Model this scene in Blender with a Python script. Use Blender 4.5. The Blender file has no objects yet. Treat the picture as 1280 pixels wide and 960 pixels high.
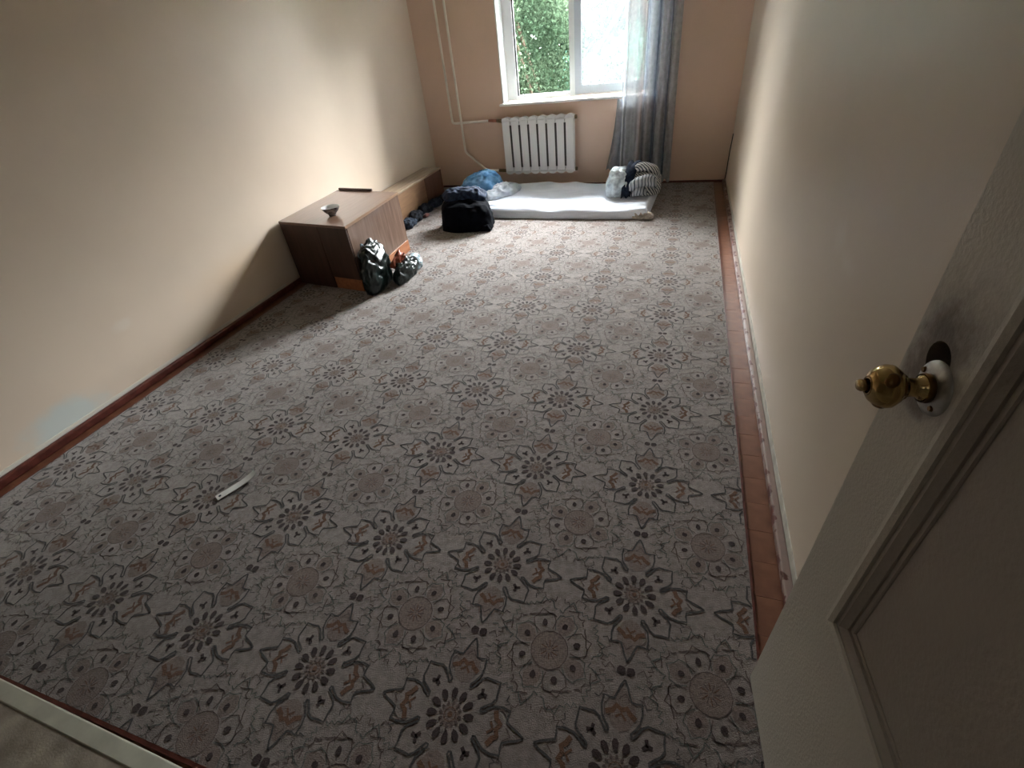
import bpy, bmesh, math, random
import numpy as np
from mathutils import Vector, Matrix, noise

# ------------------------------------------------------------------ camera
SC = bpy.context.scene
COL = SC.collection
CAM_H = 1.4
PITCH, YAW, ROLL = 0.637035, -0.372358, -0.119483
cy, sy = math.cos(YAW), math.sin(YAW); cp, sp = math.cos(PITCH), math.sin(PITCH)
fwd = Vector((sy*cp, cy*cp, -sp)); rt0 = Vector((cy, -sy, 0)); up0 = rt0.cross(fwd)
c_, s_ = math.cos(ROLL), math.sin(ROLL)
rt = c_*rt0 + s_*up0; up = -s_*rt0 + c_*up0
cam_data = bpy.data.cameras.new('camera'); cam = bpy.data.objects.new('camera', cam_data); COL.objects.link(cam)
cam.matrix_world = Matrix(((rt.x, up.x, -fwd.x, 0), (rt.y, up.y, -fwd.y, 0), (rt.z, up.z, -fwd.z, CAM_H), (0, 0, 0, 1)))
cam_data.sensor_width = 36; cam_data.lens = 36*587.674/1280; cam_data.clip_start = 0.02; cam_data.clip_end = 300
SC.camera = cam

# ------------------------------------------------------------------ world, light, exposure
w = bpy.data.worlds.new('sky'); SC.world = w; w.use_nodes = True
bg = w.node_tree.nodes['Background']; bg.inputs[0].default_value = (0.97, 0.975, 1.0, 1); bg.inputs[1].default_value = 36
SC.view_settings.view_transform = 'Standard'; SC.view_settings.look = 'None'
SC.view_settings.gamma = 1; SC.view_settings.use_curve_mapping = False
SC.view_settings.exposure = 2.25
# room dimensions (metres)
XL, XR, YB, ZC = -2.743, 0.446, 5.412, 2.55
WX0, WX1, WZ0, WZ1, WY = -1.836, -0.30, 0.822, 2.16, 5.60     # window opening, frame plane
ld = bpy.data.lights.new('window_portal', 'AREA'); ld.shape = 'RECTANGLE'; ld.size = WX1-WX0; ld.size_y = WZ1-WZ0
ld.cycles.is_portal = True
lo = bpy.data.objects.new('window_portal', ld); COL.objects.link(lo)
lo.location = ((WX0+WX1)/2, WY+0.16, (WZ0+WZ1)/2); lo.rotation_euler = (math.radians(-90), 0, 0)

hl = bpy.data.lights.new('hall_fill', 'AREA'); hl.shape = 'DISK'; hl.size = .9; hl.energy = 0.25; hl.color = (1, .93, .84)  # unseen fill light added to brighten the door and near walls
ho = bpy.data.objects.new('hall_fill', hl); COL.objects.link(ho); ho.location = (-.9, -1.25, 2.45); ho.rotation_euler = (math.radians(25), 0, 0)

random.seed(7); rng = np.random.default_rng(7)
R = math.radians

# ------------------------------------------------------------------ materials
def mat(name, col, rough=0.6, spec=0.5, noise_amt=0.0, noise_scale=8, bump=0.0, bump_scale=200, col2=None, metal=0, sheen=0, coat=0, detail=4):
    m = bpy.data.materials.new(name); m.use_nodes = True; nt = m.node_tree; N, L = nt.nodes, nt.links
    b = N['Principled BSDF']; b.inputs['Base Color'].default_value = (*col, 1); b.inputs['Roughness'].default_value = rough
    b.inputs['Specular IOR Level'].default_value = spec; b.inputs['Metallic'].default_value = metal
    b.inputs['Sheen Weight'].default_value = sheen; b.inputs['Coat Weight'].default_value = coat
    tc = N.new('ShaderNodeTexCoord')
    if noise_amt or col2:
        n = N.new('ShaderNodeTexNoise'); n.inputs['Scale'].default_value = noise_scale; n.inputs['Detail'].default_value = detail
        L.new(tc.outputs['Object'], n.inputs['Vector'])
        r = N.new('ShaderNodeValToRGB'); r.color_ramp.elements[0].position = .35; r.color_ramp.elements[1].position = .65
        a = noise_amt
        r.color_ramp.elements[0].color = (*[x*(1-a) for x in col], 1)
        r.color_ramp.elements[1].color = (*(col2 if col2 else [min(1, x*(1+a)) for x in col]), 1)
        L.new(n.outputs['Fac'], r.inputs['Fac']); L.new(r.outputs['Color'], b.inputs['Base Color'])
    if bump:
        n2 = N.new('ShaderNodeTexNoise'); n2.inputs['Scale'].default_value = bump_scale; n2.inputs['Detail'].default_value = 3
        L.new(tc.outputs['Object'], n2.inputs['Vector'])
        bu = N.new('ShaderNodeBump'); bu.inputs['Strength'].default_value = bump; bu.inputs['Distance'].default_value = .004
        L.new(n2.outputs['Fac'], bu.inputs['Height']); L.new(bu.outputs['Normal'], b.inputs['Normal'])
    return m

def color_src(m):
    """socket or value now feeding base colour"""
    b = m.node_tree.nodes['Principled BSDF']; i = b.inputs['Base Color']
    return b, (i.links[0].from_socket if i.is_linked else None), tuple(i.default_value)

def add_patch(m, center, radii, col, edge=.25, nscale=9, amount=1.0, wob=.5):
    """a stain with its own shape: ellipsoid mask in world coordinates, broken up by noise"""
    nt = m.node_tree; N, L = nt.nodes, nt.links; b, src, dv = color_src(m)
    g = N.new('ShaderNodeNewGeometry')
    s = N.new('ShaderNodeVectorMath'); s.operation = 'SUBTRACT'; s.inputs[1].default_value = center; L.new(g.outputs['Position'], s.inputs[0])
    d = N.new('ShaderNodeVectorMath'); d.operation = 'DIVIDE'; d.inputs[1].default_value = radii; L.new(s.outputs[0], d.inputs[0])
    l = N.new('ShaderNodeVectorMath'); l.operation = 'LENGTH'; L.new(d.outputs[0], l.inputs[0])
    n = N.new('ShaderNodeTexNoise'); n.inputs['Scale'].default_value = nscale; n.inputs['Detail'].default_value = 5; L.new(g.outputs['Position'], n.inputs['Vector'])
    ma = N.new('ShaderNodeMath'); ma.operation = 'MULTIPLY_ADD'; ma.inputs[1].default_value = wob*2; L.new(n.outputs['Fac'], ma.inputs[0]); L.new(l.outputs['Value'], ma.inputs[2])
    mr = N.new('ShaderNodeMapRange'); mr.interpolation_type = 'SMOOTHSTEP'
    mr.inputs['From Min'].default_value = 1+wob-edge; mr.inputs['From Max'].default_value = 1+wob+edge
    mr.inputs['To Min'].default_value = amount; mr.inputs['To Max'].default_value = 0; L.new(ma.outputs[0], mr.inputs['Value'])
    mx = N.new('ShaderNodeMix'); mx.data_type = 'RGBA'; L.new(mr.outputs[0], mx.inputs[0])
    if src: L.new(src, mx.inputs[6])
    else: mx.inputs[6].default_value = dv
    mx.inputs[7].default_value = (*col, 1); L.new(mx.outputs[2], b.inputs['Base Color'])

def wall_mat(name, col):
    m = mat(name, col, rough=.42, spec=.38, noise_amt=.035, noise_scale=1.6, bump=.07, bump_scale=150, detail=6)
    # faint cloudy wear
    return m
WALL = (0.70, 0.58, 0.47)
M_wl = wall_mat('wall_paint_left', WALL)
add_patch(M_wl, (XL, .99, .09), (1, .17, .085), (.50, .66, .70), edge=.5, nscale=12, amount=.55)
add_patch(M_wl, (XL, 1.45, .36), (1, .05, .03), (.78, .74, .68), edge=.5, nscale=25, amount=.25)
add_patch(M_wl, (XL, 2.35, .30), (1, .35, .10), (.72, .50, .30), edge=.8, nscale=6, amount=.35)
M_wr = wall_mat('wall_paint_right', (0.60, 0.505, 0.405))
add_patch(M_wr, (XR, 1.50, .86), (1, .045, .035), (.80, .78, .72), edge=.9, nscale=30, amount=.16)
add_patch(M_wr, (XR, 1.38, .83), (1, .05, .02), (.80, .78, .72), edge=.9, nscale=30, amount=.16)
M_wb = wall_mat('wall_paint_back', (0.74, 0.54, 0.42))
M_bare = mat('bare_plaster', (.50, .48, .42), .7, .3, .15, 20)
M_ceil = mat('ceiling_white', (.66, .64, .60), .9, .2)
M_hall = mat('hall_wall', (.42, .38, .32), .8, .2)
M_hallfloor = mat('hall_linoleum', (.33, .285, .235), .6, .3, .25, 14, bump=.2, detail=8)
M_plank = mat('painted_plank', (.17, .062, .034), .36, .5, .28, 7, bump=.1, bump_scale=60, col2=(.25, .11, .062))
M_base = mat('maroon_skirting', (.085, .022, .016), .35, .5, .2, 30, col2=(.13, .035, .025))
add_patch(M_base, (XR, 2.2, .02), (.03, 3, .05), (.55, .45, .40), edge=.10, nscale=23, amount=.4, wob=1.6)
M_thresh = mat('threshold_cream', (.50, .49, .41), .5, .4, .12, 15)
M_white = mat('window_plastic', (.80, .82, .82), .3, .5)
M_sashgrey = mat('sash_plastic_grey', (.55, .60, .64), .35, .5)
M_gasket = mat('rubber_gasket', (.03, .035, .035), .6)
M_rad = mat('radiator_enamel', (.80, .78, .76), .3, .5, .03, 8)
M_radgap = mat('radiator_gap_shade', (.06, .052, .048), .8)  # dark colour standing in for shade between the sections
M_pipe = mat('pipe_cream', (.84, .77, .68), .35, .5, .06, 12)
M_copper = mat('coupling_red', (.42, .16, .10), .4, .5)
M_valve = mat('valve_brass_dull', (.22, .16, .09), .4, .5, metal=.6)
M_cable = mat('black_cable', (.02, .018, .016), .6)

def wood(name, c1, c2, rough=.35, axis=1, scale=3.0, coat=.1):
    m = bpy.data.materials.new(name); m.use_nodes = True; nt = m.node_tree; N, L = nt.nodes, nt.links; b = N['Principled BSDF']
    b.inputs['Roughness'].default_value = rough; b.inputs['Coat Weight'].default_value = coat
    tc = N.new('ShaderNodeTexCoord'); mp = N.new('ShaderNodeMapping')
    sc = [14, 14, 14]; sc[axis] = 1.2; mp.inputs['Scale'].default_value = sc
    L.new(tc.outputs['Object'], mp.inputs[0])
    n = N.new('ShaderNodeTexNoise'); n.inputs['Scale'].default_value = scale; n.inputs['Detail'].default_value = 6; n.inputs['Distortion'].default_value = .6
    L.new(mp.outputs[0], n.inputs['Vector'])
    r = N.new('ShaderNodeValToRGB'); r.color_ramp.elements[0].position = .3; r.color_ramp.elements[1].position = .7
    r.color_ramp.elements[0].color = (*c1, 1); r.color_ramp.elements[1].color = (*c2, 1)
    L.new(n.outputs['Fac'], r.inputs['Fac']); L.new(r.outputs['Color'], b.inputs['Base Color'])
    return m
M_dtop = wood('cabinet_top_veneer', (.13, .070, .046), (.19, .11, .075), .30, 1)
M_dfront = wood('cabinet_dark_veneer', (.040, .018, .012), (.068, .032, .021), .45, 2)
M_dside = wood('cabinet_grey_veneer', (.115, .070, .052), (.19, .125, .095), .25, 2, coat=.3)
M_edge = wood('cabinet_edge', (.20, .115, .065), (.30, .18, .11), .4, 1)
M_orange = wood('bare_orange_wood', (.24, .085, .035), (.38, .15, .065), .5, 1)
M_bench = wood('bench_top_wood', (.22, .14, .085), (.46, .36, .26), .4, 1, 2.0)
M_benchf = wood('bench_front_wood', (.20, .105, .055), (.28, .16, .085), .45, 1)
M_benchd = wood('bench_dark_wood', (.085, .035, .020), (.13, .06, .035), .45, 2)

# ------------------------------------------------------------------ helpers
def link(name, me, m=None, parent=None, smooth=False):
    o = bpy.data.objects.new(name, me); COL.objects.link(o)
    if m is not None:
        for mm in (m if isinstance(m, (list, tuple)) else [m]): me.materials.append(mm)
    if smooth:
        for p in me.polygons: p.use_smooth = True
    if parent is not None: o.parent = parent
    return o
def obj(name, bm, m=None, parent=None, smooth=False):
    me = bpy.data.meshes.new(name); bm.to_mesh(me); bm.free(); return link(name, me, m, parent, smooth)
def empty(name, label, cat, loc=(0, 0, 0), rz=0, group=None):
    o = bpy.data.objects.new(name, None); o.empty_display_size = .1; COL.objects.link(o)
    o.location = loc; o.rotation_euler = (0, 0, rz); tag(o, label, cat, group); return o
def tag(o, label, cat, group=None):
    o['label'] = label; o['category'] = cat
    if group: o['group'] = group
    return o
def struct(o, label=None):
    o['kind'] = 'structure'
    if label: o['label'] = label
    return o
def box(bm, x0, x1, y0, y1, z0, z1, bev=0, seg=2):
    r = bmesh.ops.create_cube(bm, size=1)
    vs = r['verts']
    for v in vs: v.co = Vector((x0+(v.co.x+.5)*(x1-x0), y0+(v.co.y+.5)*(y1-y0), z0+(v.co.z+.5)*(z1-z0)))
    if bev:
        es = {e for v in vs for e in v.link_edges}
        bmesh.ops.bevel(bm, geom=list(es), offset=bev, segments=seg, affect='EDGES', profile=.5)
def B(name, ext, m, parent=None, bev=0, seg=2):
    bm = bmesh.new(); box(bm, *ext, bev=bev, seg=seg); return obj(name, bm, m, parent)
def tube(bm, pts, r, n=10, cap=True):
    pts = [Vector(p) for p in pts]; rings = []
    rr = r if isinstance(r, (list, tuple)) else [r]*len(pts)
    ref = None
    for i, p in enumerate(pts):
        a = pts[max(0, i-1)]; b = pts[min(len(pts)-1, i+1)]; t = (b-a).normalized()
        if ref is None: ref = t.orthogonal().normalized()
        u = (ref - t*ref.dot(t)).normalized(); ref = u; v = t.cross(u)
        rings.append([bm.verts.new(p+rr[i]*(math.cos(2*math.pi*k/n)*u+math.sin(2*math.pi*k/n)*v)) for k in range(n)])
    for a, b in zip(rings, rings[1:]):
        for k in range(n): bm.faces.new((a[k], a[(k+1) % n], b[(k+1) % n], b[k]))
    if cap:
        bm.faces.new(rings[0][::-1]); bm.faces.new(rings[-1])
def smooth_path(pts, radius=.03, n=5):
    pts = [Vector(p) for p in pts]; out = [pts[0]]
    for a, b, c in zip(pts, pts[1:], pts[2:]):
        r = min(radius, (a-b).length*.45, (c-b).length*.45)
        p = b+(a-b).normalized()*r; q = b+(c-b).normalized()*r
        for k in range(n+1):
            t = k/n; out.append((1-t)**2*p+2*t*(1-t)*b+t*t*q)
    out.append(pts[-1]); return out
def lathe(bm, prof, n=32, axis='Z', origin=(0, 0, 0)):
    """prof = [(r, h)...]"""
    o = Vector(origin); rings = []
    for r, h in prof:
        ring = []
        for k in range(n):
            a = 2*math.pi*k/n; c, s = r*math.cos(a), r*math.sin(a)
            ring.append(bm.verts.new(o+(Vector((c, s, h)) if axis == 'Z' else Vector((-h, c, s)))))
        rings.append(ring)
    for a, b in zip(rings, rings[1:]):
        for k in range(n): bm.faces.new((a[k], a[(k+1) % n], b[(k+1) % n], b[k]))
    return rings

def fold_noise(x, y, z, sc, seed):
    p = Vector((x*sc+seed*7.3, y*sc-seed*3.1, z*sc+seed))
    q = p + .6*Vector((noise.noise(p+Vector((5, 1, 2))), noise.noise(p+Vector((1, 7, 3))), noise.noise(p+Vector((9, 2, 8)))))
    n = 1-abs(noise.noise(q))*2
    return n
def heap(name, cx, cy_, rx, ry, h, m, parent=None, seed=0, rot=0, creases=.02, csc=9, lump=.25, power=2.6, z0=.009, res=(96, 40), flat=.55, peaks=(), smooth=True, overhang=.06):
    """a crumpled closed mound of cloth: superellipse plan, domed, folded by ridged noise"""
    na, nr = res; verts = []; cr, sr = math.cos(rot), math.sin(rot)
    bm = bmesh.new(); rings = []
    for j in range(nr+1):
        t = j/nr                       # 0 at the foot, 1 at the top
        ang = t*math.pi/2
        rad = math.cos(ang)**flat if t < 1 else 0
        zz = math.sin(ang)**.9
        ring = []
        cnt = na if j < nr else 1
        for k in range(cnt):
            a = 2*math.pi*k/na; ca, sa = math.cos(a), math.sin(a)
            se = (abs(ca)**power+abs(sa)**power)**(-1/power)
            lu = 1+lump*noise.noise(Vector((ca*1.4+seed*3.3, sa*1.4+seed, .7)))
            foot = 1+overhang*math.sin(min(1, t*2.2)*math.pi)
            x = rx*rad*se*ca*lu*foot; y = ry*rad*se*sa*lu*foot
            hz = 1+.35*lump*2*noise.noise(Vector((x*5+seed, y*5-seed, 3.1)))
            z = h*zz*hz
            for (px, py, ps, ph) in peaks:
                z += ph*math.exp(-((x-px)**2+(y-py)**2)/ps**2)*zz
            f = fold_noise(x, y, z, csc, seed)*.65+fold_noise(x, y, z, csc*2.3, seed+4)*.35
            nx, ny, nz = Vector((x/rx**2, y/ry**2, z/max(h, .01)**2)).normalized() if t > 0 else Vector((ca, sa, 0))
            w_ = creases*(f-.55)*(.35+.65*min(1, t*6))
            x += nx*w_; y += ny*w_; z = max(0.002, z+nz*w_) if t > 0 else 0.002
            ring.append(bm.verts.new((cx+cr*x-sr*y, cy_+sr*x+cr*y, z0+z)))
        rings.append(ring)
    for a, b in zip(rings, rings[1:]):
        for k in range(na):
            if len(b) > 1: bm.faces.new((a[k], a[(k+1) % na], b[(k+1) % na], b[k]))
            else: bm.faces.new((a[k], a[(k+1) % na], b[0]))
    bm.faces.new(rings[0][::-1])
    return obj(name, bm, m, parent, smooth)

# ------------------------------------------------------------------ room shell
T = .15
struct(B('ceiling', (XL-T, XR+T, -.12, YB+.4, ZC, ZC+.1), M_ceil), 'plain white ceiling')
struct(B('wall_left', (XL-T, XL, -.12, YB+.4, -.06, ZC), M_wl), 'beige oil-painted wall with a pale blue patch near the floor')
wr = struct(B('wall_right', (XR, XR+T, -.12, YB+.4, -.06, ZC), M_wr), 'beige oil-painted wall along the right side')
bm = bmesh.new()
box(bm, XL, WX0, YB, YB+.4, -.06, ZC); box(bm, WX1, XR, YB, YB+.4, -.06, ZC)
box(bm, WX0, WX1, YB, YB+.4, -.06, WZ0-.03); box(bm, WX0, WX1, YB, YB+.4, WZ1, ZC)
wb = struct(obj('wall_back', bm, M_wb), 'peach wall with the window and radiator')
# white plaster reveals of the window opening
bm = bmesh.new()
box(bm, WX0-.002, WX0+.012, YB-.004, WY-.02, WZ0, WZ1); box(bm, WX1-.012, WX1+.002, YB-.004, WY-.02, WZ0, WZ1); box(bm, WX0, WX1, YB-.004, WY-.02, WZ1-.012, WZ1)
obj('window_reveal', bm, M_white, wb)
# near wall with a wide opening to the dim hall behind the camera
bm = bmesh.new(); box(bm, XL, -2.25, -.14, -.02, -.06, ZC); box(bm, -2.25, .40, -.30, -.18, 2.08, ZC); box(bm, .40, XR, -.30, -.18, -.06, ZC)
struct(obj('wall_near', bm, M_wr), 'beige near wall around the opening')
bm = bmesh.new(); box(bm, -2.35, -2.25, -2.2, -.14, -.06, ZC); box(bm, XR, XR+.1, -2.2, -.12, -.06, ZC); box(bm, -2.35, XR+.1, -2.3, -2.2, -.06, ZC); box(bm, -2.35, XR+.1, -2.3, -.12, ZC, ZC+.1)
struct(obj('wall_hall', bm, M_hall), 'dim hall walls behind the doorway')
# floor: hall linoleum and painted planks under the carpet
fl = struct(B('floor', (XL, XR, -2.2, YB, -.06, -.022), M_hallfloor), 'painted plank floor and hall linoleum')
B('linoleum', (-2.25, .40, -2.2, 0.034, -.022, .006), M_hallfloor, fl)
bm = bmesh.new(); box(bm, XL, XR, 0, .1190, -.022, -.003, bev=.0006, seg=1); pme = bpy.data.meshes.new('plank'); bm.to_mesh(pme); bm.free(); pme.materials.append(M_plank)
ny = 45; pw = (YB-.055)/ny
for i in range(ny):
    p = bpy.data.objects.new('plank', pme); COL.objects.link(p); p.parent = fl
    p.location = (0, .055+i*pw, random.uniform(-.0006, .0004)); p.scale = (1, pw/.1195, 1)
th = struct(B('threshold', (-2.25, .33, .010, .054, -.02, .0085), M_thresh, bev=.004), 'cream painted threshold strip at the carpet edge')
th.rotation_euler = (0, 0, R(-.9)); th.location = (0, -.002, 0)
# skirting
def quarter(name, x0, x1, y0, y1, h, lab):
    return struct(B(name, (x0, x1, y0, y1, -.004, h), M_base, bev=min(.010, h*.3), seg=3), lab)
quarter('baseboard_left', XL, XL+.022, .06, YB, .040, 'thin dark maroon skirting along the left wall')
quarter('baseboard_right', XR-.030, XR, .06, YB, .026, 'thin chipped maroon skirting along the right wall')
quarter('baseboard_back', XL, XR, YB-.018, YB, .022, 'thin dark maroon skirting below the window')
B('bare_band', (XR-.003, XR+.001, .30, 5.0, .026, .062), M_bare, wr)
bb = B('bare_band', (XL-.001, XL+.003, .06, 2.6, .04, .058), mat('pale_band', (.66, .62, .54), .6), bpy.data.objects['wall_left'])

# ------------------------------------------------------------------ carpet
CX0, CX1, CY0, CY1 = XL+.085, .335, .080, YB-.03
M_carpet = mat('carpet_pile', (.188, .150, .134), .95, .1, .10, 60, bump=.9, bump_scale=420, sheen=.5, col2=(.232, .192, .174))
def flatm(n, c, s=.25): return mat(n, c, .95, .1, .18, 150, bump=.8, bump_scale=420, sheen=s)
M_c = [flatm('carpet_outline', (.055, .050, .049)), flatm('carpet_maroon', (.040, .024, .023)), flatm('carpet_brown', (.125, .062, .036)),
       flatm('carpet_pink', (.178, .135, .119)), flatm('carpet_teal', (.100, .104, .094)), flatm('carpet_thin', (.100, .070, .062)), flatm('carpet_grey', (.185, .17, .15))]
carpet = empty('carpet', 'grey-beige wall-to-wall carpet with brown floral medallions', 'carpet', (0, 0, 0))
B('carpet_base', (CX0, CX1, CY0, CY1, -.003, .006), M_carpet, carpet, bev=.002, seg=1)
V, F, FM = [], [], []
def poly(pts, mi, z): 
    i = len(V); V.extend((x, y, z) for x, y in pts); F.append(tuple(range(i, i+len(pts)))); FM.append(mi)
def stroke(pts, wd, mi, z, closed=False):
    n = len(pts); L_, R_ = [], []
    for k in range(n):
        a = pts[(k-1) % n] if (closed or k) else pts[k]; b = pts[(k+1) % n] if (closed or k < n-1) else pts[k]
        dx, dy = b[0]-a[0], b[1]-a[1]; l = math.hypot(dx, dy) or 1; nx, ny_ = -dy/l*wd/2, dx/l*wd/2
        L_.append((pts[k][0]+nx, pts[k][1]+ny_)); R_.append((pts[k][0]-nx, pts[k][1]-ny_))
    for k in range(n if closed else n-1):
        j = (k+1) % n; poly((R_[k], R_[j], L_[j], L_[k]), mi, z)
def xf(pts, a, ox=0, oy=0, mir=False):
    c, s = math.cos(a), math.sin(a)
    return [(ox+c*x-s*(-y if mir else y), oy+s*x+c*(-y if mir else y)) for x, y in pts]
def blob(cx, cy2, rx, ry, a, mi, z, n=8, jag=0.0, sd=0):
    rr = random.Random(sd)
    poly(xf([(rx*math.cos(2*math.pi*k/n)*(1+rr.uniform(-jag, jag)), ry*math.sin(2*math.pi*k/n)*(1+rr.uniform(-jag, jag))) for k in range(n)], a, cx, cy2), mi, z)
PX, PY = .4225, .441; Z1, Z2, Z3 = .0066, .0071, .0076
half = [(.198, 0), (.182, .009), (.165, .015), (.149, .022), (.148, .034), (.151, .048), (.128, .051), (.106, .047), (.090, .036), (.080, .027), (.074, .028), (.073, .034), (.086, .044), (.099, .053), (.107, .066), (.105, .084), (.106, .104)]
def medallion():
    for q in range(4):
        a = q*math.pi/2
        h1 = half; h2 = [(y, x) for x, y in half[::-1]][1:]      # mirrored about the diagonal
        pts = xf(h1+h2, a); 
        poly(pts+[(0, 0)], 6, Z1) if False else None
        stroke(pts, .0052, 0, Z3)
        stroke(xf([(.112, -.036), (.122, -.020), (.132, -.012), (.126, 0), (.134, .014), (.121, .022), (.114, .040)], a), .0125, 2, Z2)
        stroke(xf([(.105, -.012), (.118, 0), (.108, .014)], a), .006, 2, Z2)
        stroke(xf([(.148, -.018), (.166, -.006), (.150, .010)], a), .003, 5, Z2)
        stroke(xf([(.150, .03), (.130, .045), (.105, .040)], a), .0025, 5, Z2)
        d = a+math.pi/4
        stroke(xf([(.080, 0), (.096, 0)], d), .009, 1, Z2); stroke(xf([(.101, -.011), (.094, 0), (.101, .011)], d), .009, 1, Z2)
        blob(*xf([(.128, 0)], a)[0], .050, .036, a, 3, Z1, 10) if q % 2 else None
    for k in range(12):
        a = k*math.pi/6+.26/2
        poly(xf([(.034, 0), (.042, -.0065), (.054, -.0085), (.062, -.004), (.063, .004), (.054, .0085), (.042, .0065)], a), 1, Z3)
    for k in range(12): blob(*xf([(.026, 0)], k*math.pi/6)[0], .006, .0035, k*math.pi/6, 5, Z3, 6)
    blob(0, 0, .027, .027, 0, 3, Z1, 14); blob(0, 0, .007, .007, 0, 2, Z3, 8); stroke([(.016*math.cos(t*math.pi/6), .016*math.sin(t*math.pi/6)) for t in range(12)], .002, 2, Z3, True)
def rosette():
    blob(0, 0, .052, .052, 0, 3, Z1, 16)
    stroke([(.052*math.cos(t*math.pi/8), .052*math.sin(t*math.pi/8)) for t in range(16)], .0022, 5, Z2, True)
    for k in range(12): stroke(xf([(.008, 0), (.026, .004)], k*math.pi/6), .0024, 2 if k % 2 else 5, Z2)
    for k in range(8):
        a = k*math.pi/4+.39
        blob(*xf([(.078, 0)], a)[0], .0100, .0085, a, 1, Z3, 7, .18, k)
        mi = 4 if k % 2 else 5
        stroke(xf([(.055, -.018), (.074, -.032), (.098, -.030), (.104, -.016), (.120, 0), (.104, .016), (.098, .030), (.074, .032), (.055, .018)], a), .0028, mi, Z2)
        if k % 2: blob(*xf([(.082, 0)], a)[0], .03, .024, a, 3, Z1-.0002, 9)
    for k in range(8):
        a = k*math.pi/4
        rr = random.Random(k % 2+11)
        for m_ in (False, True):
            pts = [(.118, .004)]
            r_, t_ = .118, .004
            for s in range(7):
                r_ += rr.uniform(-.010, .020) if s < 5 else -.012; t_ += rr.uniform(.002, .014)
                pts.append((min(r_, .180), t_))
            stroke(xf(pts, a, mir=m_), .0034, (4, 5)[k % 2], Z2)
            stroke(xf([(.128, .050), (.140, .040), (.134, .030), (.148, .026), (.142, .014), (.156, .012)], a, mir=m_), .0030, (5, 4)[k % 2], Z2)
            stroke(xf([(.150, .046), (.162, .052), (.158, .064), (.170, .060)], a, mir=m_), .0026, 0 if k % 2 else 5, Z2)
    for sx in (-1, 1): blob(*(sx*.001, 0), .001, .001, 0, 1, Z2, 4)
def filler():
    for sx in (-1, 1):
        blob(sx*.0125, 0, .0125, .0115, .2*sx, 1, Z3, 8, .15, 3)
        stroke([(sx*.03, 0), (sx*.045, .012), (sx*.055, -.004), (sx*.066, .006)], .0028, 5, Z2)
        stroke([(sx*.03, .03), (sx*.048, .034), (sx*.052, .022), (sx*.072, .03), (sx*.08, .02)], .0026, 4, Z2)
        stroke([(sx*.03, -.03), (sx*.048, -.034), (sx*.052, -.022), (sx*.072, -.03), (sx*.08, -.02)], .0026, 4, Z2)
unit = []
for fn, ox, oy in ((medallion, 0, 0), (rosette, PX/2, PY/2), (filler, 0, PY/2)):
    v0 = len(V); fn()
    for i in range(v0, len(V)): V[i] = (V[i][0]+ox, V[i][1]+oy, V[i][2])
UV, UF, UM = np.array(V), list(F), list(FM)
allV, allF, allM = [], [], []
for i in range(-8, 3):
    for j in range(-2, 12):
        o_ = len(allV)*0 + sum(len(a) for a in allV)
        allV.append(UV+np.array([.002+i*PX, .357+j*PY, 0])); allF += [tuple(k+o_ for k in f) for f in UF]; allM += UM
me = bpy.data.meshes.new('woven_pattern'); me.from_pydata(np.concatenate(allV).tolist(), [], allF)
me.polygons.foreach_set('material_index', allM)
bm = bmesh.new(); bm.from_mesh(me)
for co, no in (((CX0+.006, 0, 0), (-1, 0, 0)), ((CX1-.006, 0, 0), (1, 0, 0)), ((0, CY0+.006, 0), (0, -1, 0)), ((0, CY1-.006, 0), (0, 1, 0))):
    bmesh.ops.bisect_plane(bm, geom=bm.verts[:]+bm.edges[:]+bm.faces[:], plane_co=co, plane_no=no, clear_outer=True)
bm.normal_update()
for f in bm.faces:
    if f.normal.z < 0: f.normal_flip()
bm.to_mesh(me); bm.free()
pat = link('woven_pattern', me, M_c, carpet); pat['kind'] = 'stuff'
# frayed dark selvedge
bm = bmesh.new(); box(bm, CX1-.004, CX1+.003, CY0, CY1, -.003, .0066); box(bm, CX0-.003, CX0+.004, CY0, CY1, -.003, .0066); box(bm, CX0, CX1, CY0-.004, CY0+.006, -.003, .0066)
obj('carpet_edge', bm, M_base, carpet)

# ------------------------------------------------------------------ window
win = bpy.data.objects.new('window_1', None); COL.objects.link(win); win.location = (0, WY, 0); struct(win, 'white plastic window with a fixed left pane and an opening right sash')
def WB(name, ext, m, p=None, bev=.004):
    x0, x1, y0, y1, z0, z1 = ext; return B(name, (x0, x1, y0, y1, z0, z1), m, win if p is None else p, bev)
bm = bmesh.new()
box(bm, WX0, WX0+.105, 0, .07, WZ0, WZ1, .005); box(bm, WX1-.09, WX1, 0, .07, WZ0, WZ1, .005)
box(bm, WX0, WX1, .001, .069, WZ0, .862, .005); box(bm, WX0, WX1, .001, .069, WZ1-.07, WZ1, .005); box(bm, -1.163, -1.108, .0005, .0705, WZ0, WZ1, .005)
obj('window_frame', bm, M_white, win)
bm = bmesh.new()
box(bm, WX0+.105, WX0+.117, .02, .05, .862, WZ1-.07); box(bm, -1.168, -1.163, .02, .05, .862, WZ1-.07)
box(bm, WX0+.105, -1.163, .02, .05, .862, .868)
obj('gasket', bm, M_gasket, win)
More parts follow.
